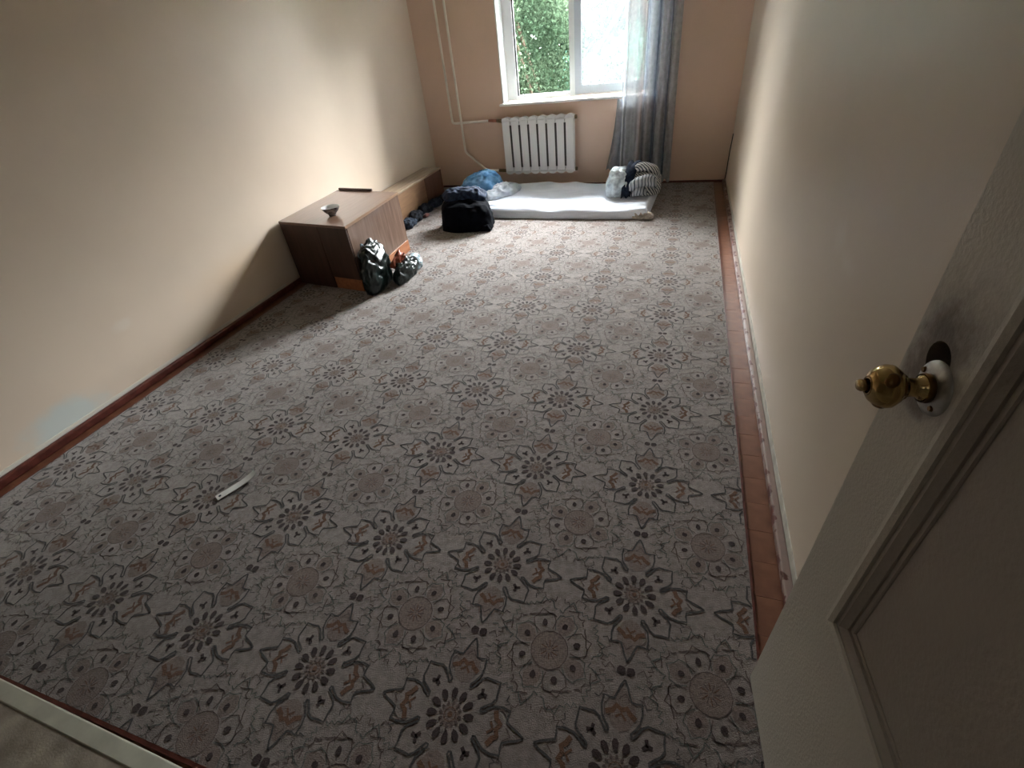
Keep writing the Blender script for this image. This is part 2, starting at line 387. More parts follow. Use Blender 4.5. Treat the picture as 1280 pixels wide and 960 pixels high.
# sash, standing proud of the frame
sash = bpy.data.objects.new('sash', None); COL.objects.link(sash); sash.parent = win
bm = bmesh.new(); sx0, sx1, sz0, sz1 = -1.106, WX1-.055, .842, WZ1-.045
box(bm, sx0, sx0+.070, -.030, .03, sz0, sz1, .006); box(bm, sx1-.07, sx1, -.030, .03, sz0, sz1, .006)
box(bm, sx0, sx1, -.029, .029, sz0, sz0+.078, .006); box(bm, sx0, sx1, -.029, .029, sz1-.07, sz1, .006)
obj('sash_frame', bm, M_sashgrey, sash)
bm = bmesh.new(); box(bm, sx0+.068, sx0+.074, -.004, .004, sz0+.07, sz1-.06); box(bm, sx0+.07, sx1-.07, -.004, .004, sz0+.076, sz0+.081)
obj('sash_gasket', bm, M_gasket, sash)
def glass(name, haze, hcol=(.85, .95, 1)):
    m = bpy.data.materials.new(name); m.use_nodes = True; nt = m.node_tree; N, L = nt.nodes, nt.links; N.clear()
    o = N.new('ShaderNodeOutputMaterial'); t = N.new('ShaderNodeBsdfTransparent'); t.inputs[0].default_value = (.96, .98, .97, 1)
    g = N.new('ShaderNodeBsdfGlossy'); g.inputs['Roughness'].default_value = .02; fr = N.new('ShaderNodeFresnel'); fr.inputs[0].default_value = 1.3
    mx = N.new('ShaderNodeMixShader'); L.new(fr.outputs[0], mx.inputs[0]); L.new(t.outputs[0], mx.inputs[1]); L.new(g.outputs[0], mx.inputs[2])
    out = mx
    if haze:
        tr = N.new('ShaderNodeBsdfTranslucent'); tr.inputs[0].default_value = (*hcol, 1)
        m2 = N.new('ShaderNodeMixShader'); n = N.new('ShaderNodeTexNoise'); n.inputs['Scale'].default_value = 7; mr = N.new('ShaderNodeMapRange')
        mr.inputs['To Min'].default_value = haze*.8; mr.inputs['To Max'].default_value = haze*1.2; L.new(n.outputs[0], mr.inputs[0]); L.new(mr.outputs[0], m2.inputs[0])
        L.new(mx.outputs[0], m2.inputs[1]); L.new(tr.outputs[0], m2.inputs[2]); out = m2
    L.new(out.outputs[0], o.inputs[0]); return m
B('pane', (WX0+.11, -1.165, .034, .038, .864, WZ1-.07), glass('clear_glass', 0), win)
B('pane', (sx0+.070, sx1-.07, -.002, .002, sz0+.078, sz1-.07), glass('dusty_glass', .014), sash)
bm = bmesh.new(); box(bm, WX1-.10+.01, WX1-.075, -.050, -.030, 1.46, 1.52, .004); box(bm, WX1-.095, WX1-.08, -.062, -.048, 1.36, 1.50, .004)
obj('sash_handle', bm, M_white, sash)
sl = B('sill', (WX0-.03, WX1+.03, YB-.045-WY, 0.002, WZ0-.022, WZ0), mat('sill_white', (.86, .85, .82), .3, .5), win, .005)

# ------------------------------------------------------------------ outside
ground = B('ground', (-40, 40, 6.2, 80, -6.2, -6), mat('grass_ground', (.06, .09, .03), .9, .1, .3, 1)); struct(ground, 'grass far below the window')
# the building's own outer face around the window: it shades the near side of the trees
bm = bmesh.new(); ya, yb_ = YB+.4, YB+.5
box(bm, -18, WX0-.02, ya, yb_, -6, 12); box(bm, WX1+.02, 16, ya, yb_, -6, 12); box(bm, WX0-.02, WX1+.02, ya, yb_, -6, WZ0-.04); box(bm, WX0-.02, WX1+.02, ya, yb_, WZ1+.02, 12)
struct(obj('wall_outside', bm, mat('outer_plaster', (.28, .26, .23), .9, .1, .1, 2)), 'outer wall of the apartment building')
def leafmat(name, c, c2, tr=.35):
    m = bpy.data.materials.new(name); m.use_nodes = True; nt = m.node_tree; N, L = nt.nodes, nt.links; N.clear()
    o = N.new('ShaderNodeOutputMaterial'); d = N.new('ShaderNodeBsdfDiffuse'); t = N.new('ShaderNodeBsdfTranslucent'); mx = N.new('ShaderNodeMixShader'); mx.inputs[0].default_value = tr
    tc = N.new('ShaderNodeNewGeometry'); n = N.new('ShaderNodeTexNoise'); n.inputs['Scale'].default_value = .9; n.inputs['Detail'].default_value = 7
    L.new(tc.outputs['Position'], n.inputs['Vector']); r = N.new('ShaderNodeValToRGB'); r.color_ramp.elements[0].position = .38; r.color_ramp.elements[1].position = .62
    r.color_ramp.elements[0].color = (*c, 1); r.color_ramp.elements[1].color = (*c2, 1); L.new(n.outputs['Fac'], r.inputs[0])
    L.new(r.outputs[0], d.inputs[0]); L.new(r.outputs[0], t.inputs[0]); L.new(d.outputs[0], mx.inputs[1]); L.new(t.outputs[0], mx.inputs[2]); L.new(mx.outputs[0], o.inputs[0]); return m
M_bark = mat('bark', (.06, .045, .035), .9, .1, .3, 6)
def tree(name, label, cx, cy2, cz, rx, ry, rz, nl, ls, lm, seed, ncl=60, spread=.33):
    g = np.random.default_rng(seed); t = empty(name, label, 'tree', (cx, cy2, -6), 0, 'trees outside the window')
    u = g.normal(size=(ncl, 3)); u /= np.linalg.norm(u, axis=1)[:, None]; cl = u*(g.random((ncl, 1))**.33)*np.array([rx, ry, rz])*.85
    k = g.integers(0, ncl, nl); c = cl[k]+g.normal(size=(nl, 3))*spread*np.array([1, 1, .7])
    a = g.normal(size=(nl, 3)); a /= np.linalg.norm(a, axis=1)[:, None]; b = np.cross(a, g.normal(size=(nl, 3))); b /= np.linalg.norm(b, axis=1)[:, None]
    s = (ls*g.uniform(.6, 1.2, nl))[:, None]
    v = np.stack([c-a*s, c+b*s*.45, c+a*s, c-b*s*.45], 1).reshape(-1, 3)+np.array([0, 0, cz+6])
    me = bpy.data.meshes.new('foliage'); me.from_pydata(v.tolist(), [], np.arange(nl*4).reshape(-1, 4).tolist())
    fo = link('foliage', me, lm, t); fo['kind'] = 'stuff'
    bm = bmesh.new(); tube(bm, [(0, 0, 0), (.1, 0, (cz+6)*.5), (0, .1, cz+6+rz*.3)], [.22, .16, .07], 9)
    for q in range(14):
        z = (cz+6)-rz*.7+q*rz*.1; e = cl[g.integers(0, ncl)]; tube(bm, [(0, 0, z), (e[0]*.5, e[1]*.5, (z+cz+6+e[2])/2), (e[0], e[1], cz+6+e[2])], [.06, .04, .015], 6)
    obj('trunk', bm, M_bark, t)
    return t
GR = leafmat('leaf_green', (.012, .022, .013), (.044, .064, .042)); GD = leafmat('leaf_dark', (.008, .016, .010), (.022, .035, .023)); GP = leafmat('leaf_pale', (.10, .12, .06), (.21, .225, .14), .5); GT = leafmat('leaf_teal', (.05, .12, .09), (.10, .19, .15), .5)
tree('leafy_tree', 'dense green tree filling the left window pane', -4.1, 12.2, .9, 2.1, 1.3, 4.0, 90000, .042, GR, 1, 130, .30)
tree('leafy_tree', 'darker green tree standing behind the others outside', -6.3, 16.5, 1.2, 3.8, 2.2, 5.2, 34000, .17, GD, 2, 110, .6)
tree('leafy_tree', 'tall dark tree farther right behind the airy tree outside', .6, 17.5, 1.2, 3.6, 2.2, 5.2, 30000, .19, GD, 5, 110, .6)
tree('leafy_tree', 'unseen tall dark tree added at the far right outside to block low sky', 7.5, 16.0, 1.0, 3.8, 2.2, 5.2, 26000, .20, GD, 6, 100, .7)  # out of view, added to cut low sky light from the right
tree('leafy_tree', 'unseen tall dark tree added at the far left outside to block low sky', -13.0, 16.0, 1.0, 3.8, 2.2, 5.2, 26000, .20, GD, 7, 100, .7)  # out of view, added to hold back low sky on the left
tree('leafy_tree', 'pale yellow-green leafy treetop low outside the left pane', -2.35, 10.2, -1.25, .60, .5, .75, 8000, .042, GP, 3, 14, .17)
tree('leafy_tree', 'airy blue-green tree behind the dusty right pane', -1.3, 12.6, .9, 1.5, 1.0, 3.4, 7000, .07, GT, 4, 15, .30)

# ------------------------------------------------------------------ radiator
RX0, RX1, RZ0, RZ1, RY = -1.835, -1.063, .150, .708, YB-.085
rad = empty('radiator', 'white eight-section panel radiator under the window', 'radiator', (RX0, RY, RZ0))
ns = 8; sw = (RX1-RX0)/ns; H = RZ1-RZ0
bm = bmesh.new()
box(bm, .004, sw-.004, -.040, -.028, .035, H-.035, .004)              # flat front plate
box(bm, sw*.5-.012, sw*.5+.012, -.03, .035, .03, H-.03, .004)          # water way web
box(bm, .006, sw-.006, .028, .036, .05, H-.05, .003)
secme_bm = bm
bm2 = bmesh.new()
for zc in (.035, H-.035):
    tube(bm2, [(0, 0, zc), (sw, 0, zc)], .026, 14)
for sgn, zc in ((-1, .03), (1, H-.03)):
    # scalloped head and foot
    prof = [(sw*.5+(sw*.5-.004)*math.cos(t*math.pi/8), zc+sgn*(.028*math.sin(t*math.pi/8))) for t in range(9)]
    for ya, yb in ((-.041, .03),):
        f1 = [bm2.verts.new((x, ya, z)) for x, z in prof]; f2 = [bm2.verts.new((x, yb, z)) for x, z in prof]
        bm2.faces.new(f1); bm2.faces.new(f2[::-1])
        for q in range(9): bm2.faces.new((f1[q], f2[q], f2[(q+1) % 9], f1[(q+1) % 9]))
bmesh.ops.recalc_face_normals(bm2, faces=bm2.faces)
tmp = bpy.data.meshes.new('t'); bm2.to_mesh(tmp); bm2.free(); secme_bm.from_mesh(tmp); bpy.data.meshes.remove(tmp)
# slots: shade between neighbours is painted by the dark boxes below
for v in secme_bm.verts:
    if v.co.y < -.02 and .06 < v.co.z < H-.06: pass
sec_me = bpy.data.meshes.new('section'); secme_bm.to_mesh(sec_me); secme_bm.free(); sec_me.materials.append(M_rad)
bm = bmesh.new(); 
for i in range(ns):
    s = bpy.data.objects.new('section', sec_me); COL.objects.link(s); s.parent = rad; s.location = (i*sw, 0, 0)
bm.free()
for i in range(1, ns): B('slot_shade', (i*sw-.0105, i*sw+.0105, -.0415, -.024, .075, H-.075), M_radgap, rad)  # dark boxes put in as the shade of the gaps
for bx in (.15, .60):
    for bz in (.06, H-.09): B('wall_bracket', (bx, bx+.03, .03, .084, bz, bz+.03), M_rad, rad)
for zc in (.035, H-.035):
    bm = bmesh.new(); tube(bm, [(ns*sw, 0, zc), (ns*sw+.022, 0, zc)], .019, 8); obj('end_plug', bm, M_valve, rad)

# pipes
pz_top, pz_bot = RZ1-.035, RZ0+.035
p1 = empty('heating_pipe', 'left cream heating pipe turning level to the radiator valve', 'pipe', (-2.43, YB-.045, 0), 0, 'heating pipes on the back wall')
def PT(bm, pts, r, org): tube(bm, [Vector(p)-Vector(org) for p in smooth_path(pts, .03)], r, 10)
o1 = (-2.43, YB-.045, 0)
bm = bmesh.new(); PT(bm, [(-2.435, YB-.045, ZC), (-2.425, YB-.045, pz_top), (-1.99, YB-.045, pz_top+.006)], .012, o1); obj('pipe_run', bm, M_pipe, p1, True)
bm = bmesh.new(); tube(bm, [Vector((-2.0, YB-.045, pz_top+.006))-Vector(o1), Vector((-1.90, YB-.06, pz_top+.003))-Vector(o1)], .015, 10); obj('red_coupling', bm, M_copper, p1, True)['label'] = 'reddish coupling'
bm = bmesh.new(); tube(bm, [Vector((-1.90, YB-.06, pz_top+.003))-Vector(o1), Vector((RX0, RY, pz_top))-Vector(o1)], .017, 8); obj('valve', bm, M_valve, p1, True)
o2 = (-2.325, YB-.045, 0)
p2 = empty('heating_pipe', 'right cream heating pipe bending diagonally low to the radiator foot', 'pipe', o2, 0, 'heating pipes on the back wall')
bm = bmesh.new(); PT(bm, [(-2.33, YB-.05, ZC), (-2.318, YB-.05, .385), (-2.10, YB-.05, .200), (-2.06, YB-.05, pz_bot), (-1.92, YB-.065, pz_bot)], .012, o2); obj('pipe_run', bm, M_pipe, p2, True)
bm = bmesh.new(); tube(bm, [Vector((-1.93, YB-.065, pz_bot))-Vector(o2), Vector((RX0, RY, pz_bot))-Vector(o2)], .017, 8); obj('valve', bm, M_valve, p2, True)
# cable in the corner
bm = bmesh.new(); tube(bm, [(.440, YB-.10, .45), (.442, YB-.06, .40), (.439, YB-.05, .30), (.4385, YB-.04, .2), (.440, YB-.03, .1), (.436, YB-.03, .03)], .004, 6)
tag(obj('cable', bm, M_cable, None, True), 'thin black cable running down the far right corner', 'cable')

# ------------------------------------------------------------------ curtains
def curtain_mat(name, stripes, base_alpha, lace=0.0, tl=.5):
    """stripes: (x position, colour, opacity) across the width, from the generated X"""
    m = bpy.data.materials.new(name); m.use_nodes = True; nt = m.node_tree; N, L = nt.nodes, nt.links; N.clear()
    o = N.new('ShaderNodeOutputMaterial'); uv = N.new('ShaderNodeUVMap'); sp_ = N.new('ShaderNodeSeparateXYZ'); L.new(uv.outputs[0], sp_.inputs[0])
    r = N.new('ShaderNodeValToRGB'); al = N.new('ShaderNodeValToRGB')
    for rr, idx in ((r, 1), (al, 2)):
        els = rr.color_ramp.elements
        while len(els) < len(stripes): els.new(.5)
        for e, s in zip(els, stripes):
            e.position = s[0]; e.color = (*s[1], 1) if idx == 1 else (s[2], s[2], s[2], 1)
        L.new(sp_.outputs[0], rr.inputs[0])
    n = N.new('ShaderNodeTexNoise'); n.inputs['Scale'].default_value = 26; n.inputs['Detail'].default_value = 5
    tc = N.new('ShaderNodeTexCoord'); L.new(tc.outputs['Object'], n.inputs['Vector'])
    mrr = N.new('ShaderNodeMapRange'); mrr.inputs['From Min'].default_value = .40; mrr.inputs['From Max'].default_value = .60; mrr.inputs['To Min'].default_value = 1-lace; mrr.inputs['To Max'].default_value = 1
    L.new(n.outputs[0], mrr.inputs[0]); mul = N.new('ShaderNodeMath'); mul.operation = 'MULTIPLY'; L.new(mrr.outputs[0], mul.inputs[0]); L.new(al.outputs[0], mul.inputs[1])
    d = N.new('ShaderNodeBsdfDiffuse'); t = N.new('ShaderNodeBsdfTranslucent'); tp = N.new('ShaderNodeBsdfTransparent')
    L.new(r.outputs[0], d.inputs[0]); L.new(r.outputs[0], t.inputs[0])
    m1 = N.new('ShaderNodeMixShader'); m1.inputs[0].default_value = tl; L.new(d.outputs[0], m1.inputs[1]); L.new(t.outputs[0], m1.inputs[2])
    m2 = N.new('ShaderNodeMixShader'); L.new(mul.outputs[0], m2.inputs[0]); L.new(tp.outputs[0], m2.inputs[1]); L.new(m1.outputs[0], m2.inputs[2]); L.new(m2.outputs[0], o.inputs[0])
    return m
def curtain(name, label, xt, xb, y, z0, z1, nf, amp, m, seed, nu=180, nv=40, ybot=0):
    bm = bmesh.new(); uvl = bm.loops.layers.uv.new('UVMap'); rows = []
    for j in range(nv+1):
        t = j/nv; z = z1+(z0-z1)*t; row = []
        for i in range(nu+1):
            u = i/nu; xa = xt[0]+(xt[1]-xt[0])*u; xc = xb[0]+(xb[1]-xb[0])*u; tt = t**1.6
            x = xa+(xc-xa)*tt
            ph = 2*math.pi*nf*u+1.3*noise.noise(Vector((u*4+seed, t*1.2, 0)))*2
            yy = y+ybot*t+amp*math.sin(ph)*(.7+.5*noise.noise(Vector((u*6, seed, t*2))))
            x += .35*amp*math.cos(ph*.5+seed)
            row.append(bm.verts.new((x, yy, z+.012*math.sin(ph)*(t > .99))))
        rows.append(row)
    for j in range(nv):
        for i in range(nu):
            f = bm.faces.new((rows[j][i], rows[j+1][i], rows[j+1][i+1], rows[j][i+1]))
            for lp, (a, b) in zip(f.loops, ((i, j), (i, j+1), (i+1, j+1), (i+1, j))): lp[uvl].uv = (a/nu, b/nv)
    o = obj(name, bm, m, None, True); tag(o, label, 'curtain', 'curtains at the window'); return o
W_, GB, NV, GL, TP = (.62, .66, .68), (.26, .30, .36), (.06, .085, .13), (.36, .38, .40), (.34, .31, .31)
M_tulle = curtain_mat('tulle', [(0, GB, .88), (.06, W_, .95), (.12, GL, .88), (.30, GL, .93), (.62, GL, .92), (.85, TP, .95), (1, GB, .95)], .6, .12, .10)
M_drape = curtain_mat('drape', [(0, GB, .9), (.14, GL, .92), (.30, NV, .97), (.42, GB, .95), (.50, GL, .9), (.66, GB, .9), (.72, NV, .97), (.78, GL, .93), (1, GL, .75)], .8, .16, .10)
M_lower = curtain_mat('drape_lower', [(0, GL, .75), (.45, GB, .9), (1, NV, .97)], .8, .12, .15)
curtain('curtain', 'sheer white tulle curtain hanging at the right of the window', (-.590, -.385), (-.600, -.395), YB-.16, .14, 2.34, 2.2, .026, M_tulle, 1, ybot=-.02)
curtain('curtain', 'blue-grey lace drape with dark navy folds beside the tulle', (-.385, -.13), (-.395, -.095), YB-.13, .055, 2.34, 5, .028, M_drape, 2)
curtain('curtain', 'dark blue-grey curtain tail flaring out below the sill', (-.64, -.50), (-.735, -.50), YB-.085, .16, .80, 3, .018, M_lower, 3, nu=90)
bm = bmesh.new(); tube(bm, [(-1.95, YB-.14, 2.36), (.1, YB-.14, 2.36)], .012, 10); box(bm, -1.90, -1.88, YB-.14, YB, 2.35, 2.37); box(bm, .02, .04, YB-.14, YB, 2.35, 2.37)
tag(obj('curtain_rod', bm, M_white), 'white rod carrying the curtains above the window', 'curtain rod')

# ------------------------------------------------------------------ cabinet
cab = empty('cabinet', 'overturned dark brown veneered cabinet against the left wall', 'cabinet', (-2.085, 2.635, .0078), R(2.5))
CW, CD, CH = .62, .80, .475
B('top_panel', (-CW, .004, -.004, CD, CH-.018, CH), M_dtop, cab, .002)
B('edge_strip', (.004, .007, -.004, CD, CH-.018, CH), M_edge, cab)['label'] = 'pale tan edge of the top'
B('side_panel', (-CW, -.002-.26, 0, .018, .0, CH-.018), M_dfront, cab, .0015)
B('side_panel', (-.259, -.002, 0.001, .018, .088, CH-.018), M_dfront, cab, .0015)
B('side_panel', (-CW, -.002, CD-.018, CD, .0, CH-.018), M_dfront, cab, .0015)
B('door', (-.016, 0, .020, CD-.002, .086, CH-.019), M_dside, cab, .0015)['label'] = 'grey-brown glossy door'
B('back_panel', (-CW, -CW+.01, .018, CD-.018, 0, CH-.018), M_dfront, cab)
B('plinth', (-.255, .003, .004, CD-.004, 0.0, .092), M_orange, cab, .002)['label'] = 'bare orange wood plinth'
B('rear_lip', (-CW+.02, -.25, CD-.012, CD+.006, CH, CH+.018), M_dfront, cab, .002)
for ch in cab.children:            # the carcass is racked out of square
    for v in ch.data.vertices: v.co.y -= .20*v.co.x
# bowl
M_bowlw = mat('bowl_white_glaze', (.75, .75, .74), .12, .5); M_bowld = mat('bowl_dark_glaze', (.03, .03, .04), .12, .5, .2, 45, col2=(.35, .35, .36))
bowl = empty('bowl', 'small dark patterned tea bowl with white inside on the cabinet', 'bowl', (-2.335, 2.865, CH+.0078))
bm = bmesh.new(); lathe(bm, [(.0, .004), (.021, .003), (.023, .0), (.026, .0), (.026, .007), (.030, .014), (.050, .032), (.064, .056), (.066, .060)], 36); obj('outer_glaze', bm, M_bowld, bowl, True)
bm = bmesh.new(); lathe(bm, [(.066, .060), (.063, .060), (.050, .036), (.030, .018), (0.0, .013)], 36); bmesh.ops.recalc_face_normals(bm, faces=bm.faces); obj('inner_glaze', bm, M_bowlw, bowl, True)

# low bench / box behind the cabinet
be = empty('low_bench', 'long low wooden box bench along the left wall in the far corner', 'bench', (XL+.03, 3.62, .0078))
BL, BW, BH = 1.42, .20, .30
B('top_board', (-.004, BW+.012, 0, BL, BH-.02, BH), M_bench, be, .002)
B('front_panel', (BW-.016, BW, .02, 1.02, .02, BH-.02), M_benchf, be, .002)
B('dark_panel', (BW-.012, BW+.002, 1.022, BL-.018, .02, BH-.02), M_benchd, be, .002)['label'] = 'darker panel at the far end'
B('end_panel', (0, BW, 0, .018, 0, BH-.02), M_benchf, be); B('end_panel', (0, BW+.010, BL-.018, BL, 0, BH-.02), M_benchd, be)
B('back_panel', (0, .01, .018, BL-.018, 0, BH-.02), M_benchf, be)
B('bottom_rail', (BW-.014, BW+.004, .02, BL-.02, 0, .02), M_benchd, be)

# ------------------------------------------------------------------ cloth and bags
def fabric(name, c, c2=None, sc=20, rough=.9, sheen=.2, amt=.15): return mat(name, c, rough, .2, amt, sc, bump=.3, bump_scale=300, sheen=sheen, col2=c2)
def stripes(name, cols, scale, axis='X', dist=1.5, rough=.9):
    m = bpy.data.materials.new(name); m.use_nodes = True; nt = m.node_tree; N, L = nt.nodes, nt.links; b = N['Principled BSDF']; b.inputs['Roughness'].default_value = rough; b.inputs['Specular IOR Level'].default_value = .2
    tc = N.new('ShaderNodeTexCoord'); wv = N.new('ShaderNodeTexWave'); wv.bands_direction = axis; wv.inputs['Scale'].default_value = scale; wv.inputs['Distortion'].default_value = dist; wv.inputs['Detail'].default_value = 1
    L.new(tc.outputs['Object'], wv.inputs[0]); r = N.new('ShaderNodeValToRGB'); els = r.color_ramp.elements
    while len(els) < len(cols): els.new(.5)
    for e, (p, c) in zip(els, cols): e.position = p; e.color = (*c, 1)
    L.new(wv.outputs['Color'], r.inputs[0]); L.new(r.outputs[0], b.inputs['Base Color']); return m
M_sheet = mat('sheet_white', (.74, .78, .88), .85, .2, .04, 4, bump=.15, bump_scale=250, sheen=.1)
M_blackbag = mat('black_nylon', (.0025, .003, .005), .9, .04, .3, 25, bump=.3, bump_scale=120)
M_navy = fabric('navy_cloth', (.006, .010, .024), (.018, .030, .060), 30, sheen=0)
M_denim = fabric('denim_blue', (.10, .29, .58), (.22, .43, .70), 10, sheen=0)
M_wcloth = fabric('white_cloth', (.55, .62, .72), (.68, .72, .78), 12)
M_dark = fabric('black_cloth', (.004, .005, .008), (.016, .019, .028), 40, sheen=0)
M_dgrey = fabric('dark_grey_cloth', (.012, .018, .032), (.045, .060, .09), 45, sheen=0)

# mattress: thin folded pad under a white sheet
def mattress():
    # corner outline measured on the carpet
    A, Bc, Cc, D = Vector((-2.00, 4.29)), Vector((-.225, 4.235)), Vector((-.175, 5.13)), Vector((-2.15, 5.30))
    nu, nv = 150, 80; bm = bmesh.new(); top = []
    for j in range(nv+1):
        row = []; v = j/nv
        for i in range(nu+1):
            u = i/nu
            p = (A*(1-u)+Bc*u)*(1-v)+(D*(1-u)+Cc*u)*v
            eu, ev = min(u, 1-u)*1.75, min(v, 1-v)*.95
            e = min(eu, ev); 
            th_ = .075*min(1, max(0, e/.03))**.5
            f = fold_noise(p.x*.6, p.y*1.6, 0, 2.4, 3); g = fold_noise(p.x*.5, p.y*2.2, 0, 5, 9)
            z = .0115+th_*(.92+.10*noise.noise(Vector((p.x*2, p.y*2, 1))))+.016*(f-.5)+.011*(g-.5)
            fr = math.exp(-((v-.20)/.05)**2)*.012*noise.noise(Vector((u*7, v*12, 4)))          # ridge of sheet above the near edge
            z += fr + .015*math.exp(-((v-.10-.06*u)/.025)**2)*(u > .1)
            wob = .012*noise.noise(Vector((u*9, v*9, 2)))
            row.append(bm.verts.new((p.x, p.y+wob-(.025*math.sin(u*3.1) if v < .02 else 0), max(.0115, z))))
        top.append(row)
    for j in range(nv):
        for i in range(nu): bm.faces.new((top[j][i], top[j][i+1], top[j+1][i+1], top[j+1][i]))
    rim = [top[0][i] for i in range(nu+1)]+[top[j][nu] for j in range(1, nv+1)]+[top[nv][i] for i in range(nu-1, -1, -1)]+[top[j][0] for j in range(nv-1, 0, -1)]
    low = [bm.verts.new((v.co.x, v.co.y, .0085)) for v in rim]
    for k in range(len(rim)):
        q = (k+1) % len(rim); bm.faces.new((rim[k], low[k], low[q], rim[q]))
    bm.faces.new(low[::-1]); bmesh.ops.recalc_face_normals(bm, faces=bm.faces)
    return bm
mt = empty('mattress', 'thin mattress under a rumpled white sheet on the carpet', 'mattress', (0, 0, 0))
obj('sheet', mattress(), M_sheet, mt, True)
heap('frayed_corner', -.27, 4.265, .09, .05, .045, fabric('beige_cloth', (.42, .36, .32), (.6, .54, .5), 30), mt, 21, creases=.035, csc=26, z0=.009, res=(60, 16))['label'] = 'beige bunched corner'

# bedding bundle at the right end
M_str = stripes('blanket_stripe', [(0, (.05, .06, .08)), (.22, (.07, .09, .12)), (.34, (.50, .52, .54)), (.62, (.60, .60, .60)), (.78, (.16, .18, .22)), (1, (.45, .47, .5))], 11, 'X', 3.5)
M_str2 = stripes('blanket_stripe_fine', [(0, (.04, .05, .07)), (.35, (.10, .12, .15)), (.5, (.55, .56, .57)), (1, (.60, .60, .58))], 19, 'DIAGONAL', 2.6)
bl = empty('blanket', 'bundled grey and white striped blanket on the mattress end', 'blanket', (0, 0, 0))
heap('blanket_back', -.345, 4.80, .185, .17, .225, M_str2, bl, 5, creases=.020, csc=8, z0=.088, power=2.4)
def roll(name, path, rad, m, parent, seed, sq=.85):
    bm = bmesh.new(); n = 28; rings = []
    P = smooth_path(path, .10, 6); ref = Vector((0, 0, 1)); N_ = len(P)
    for i, p in enumerate(P):
        a = P[max(0, i-1)]; b = P[min(N_-1, i+1)]; t = (b-a).normalized(); u = (ref-t*ref.dot(t)).normalized(); v = t.cross(u)
        e = min(1, min(i, N_-1-i)/2.0+.35)
        rr = (rad[0]+(rad[1]-rad[0])*i/(N_-1))*e
        rings.append([bm.verts.new(p+rr*(1+.10*noise.noise(Vector((math.cos(2*math.pi*k/n)*2, math.sin(2*math.pi*k/n)*2, i*.4+seed))))*(math.cos(2*math.pi*k/n)*u*sq+math.sin(2*math.pi*k/n)*v)) for k in range(n)])
    for a, b in zip(rings, rings[1:]):
        for k in range(n): bm.faces.new((a[k], a[(k+1) % n], b[(k+1) % n], b[k]))
    bm.faces.new(rings[0][::-1]); bm.faces.new(rings[-1]); return obj(name, bm, m, parent, True)
roll('blanket_fold', [(-.44, 4.60, .13), (-.36, 4.585, .22), (-.25, 4.60, .24), (-.20, 4.66, .16)], (.052, .062), M_str, bl, 2)
roll('blanket_fold', [(-.40, 4.56, .115), (-.33, 4.55, .16), (-.26, 4.56, .14)], (.045, .045), M_str, bl, 6)
roll('blanket_fold', [(-.42, 4.72, .29), (-.33, 4.71, .33), (-.24, 4.74, .30), (-.18, 4.80, .22)], (.045, .05), M_str2, bl, 9)
pl_ = heap('pillow', -.53, 4.75, .12, .17, .225, fabric('floral_pillow', (.36, .41, .46), (.66, .74, .76), 22), None, 8, creases=.022, csc=9, z0=.088); tag(pl_, 'pale blue-white patterned pillow left of the striped blanket', 'pillow')
# navy scarf lying over the bundle
bm = bmesh.new(); rows = []
for t in range(25):
    s = t/24; c0 = Vector((-.395-.055*s+.0*s, 4.80-.245*s, .335-.24*s**2.2)); wd = .055-.015*s
    rows.append([bm.verts.new(c0+Vector(((k-3)/3*wd, .012*math.sin(k*2+s*4)-.004, .010*math.sin(k*1.7+s*5)+.006))) for k in range(7)])
for a, b in zip(rows, rows[1:]):
    for k in range(6): bm.faces.new((a[k], a[k+1], b[k+1], b[k]))
sc_ = obj('scarf', bm, M_navy, None, True); md = sc_.modifiers.new('s', 'SOLIDIFY'); md.thickness = .014; tag(sc_, 'dark navy scarf draped over the striped blanket bundle', 'scarf')

# left end: bag, jeans, rag
bag = empty('rubbish_bag', 'big matt black bag stuffed with clothes in front of the mattress', 'bag', (0, 0, 0))
heap('bag_body', -1.825, 4.03, .25, .185, .235, M_blackbag, bag, 31, rot=.14, creases=.022, csc=6, lump=.16, z0=.009, overhang=-.04, flat=.42, peaks=((-.10, .05, .09, .05), (.05, .08, .07, .04)))
heap('tied_neck', -1.60, 3.93, .05, .04, .05, M_blackbag, bag, 33, creases=.015, csc=20, z0=.009, res=(40, 14))
j1 = heap('jacket', -1.87, 4.12, .19, .13, .11, M_navy, None, 35, rot=.25, creases=.026, csc=9, lump=.3, z0=.215); tag(j1, 'dark navy patterned garment crumpled on top of the black bag', 'jacket')
j2 = heap('jeans', -1.95, 4.88, .20, .21, .20, M_denim, None, 37, rot=-.3, creases=.040, csc=7, flat=.95, power=3.4, z0=.085, lump=.25); tag(j2, 'light blue denim jeans heaped at the mattress head', 'jeans')
j3 = heap('towel', -1.735, 4.78, .135, .22, .095, M_wcloth, None, 39, rot=-.45, creases=.032, csc=9, flat=.8, power=3.2, z0=.085, lump=.2); tag(j3, 'crumpled bluish white towel beside the denim heap', 'towel')

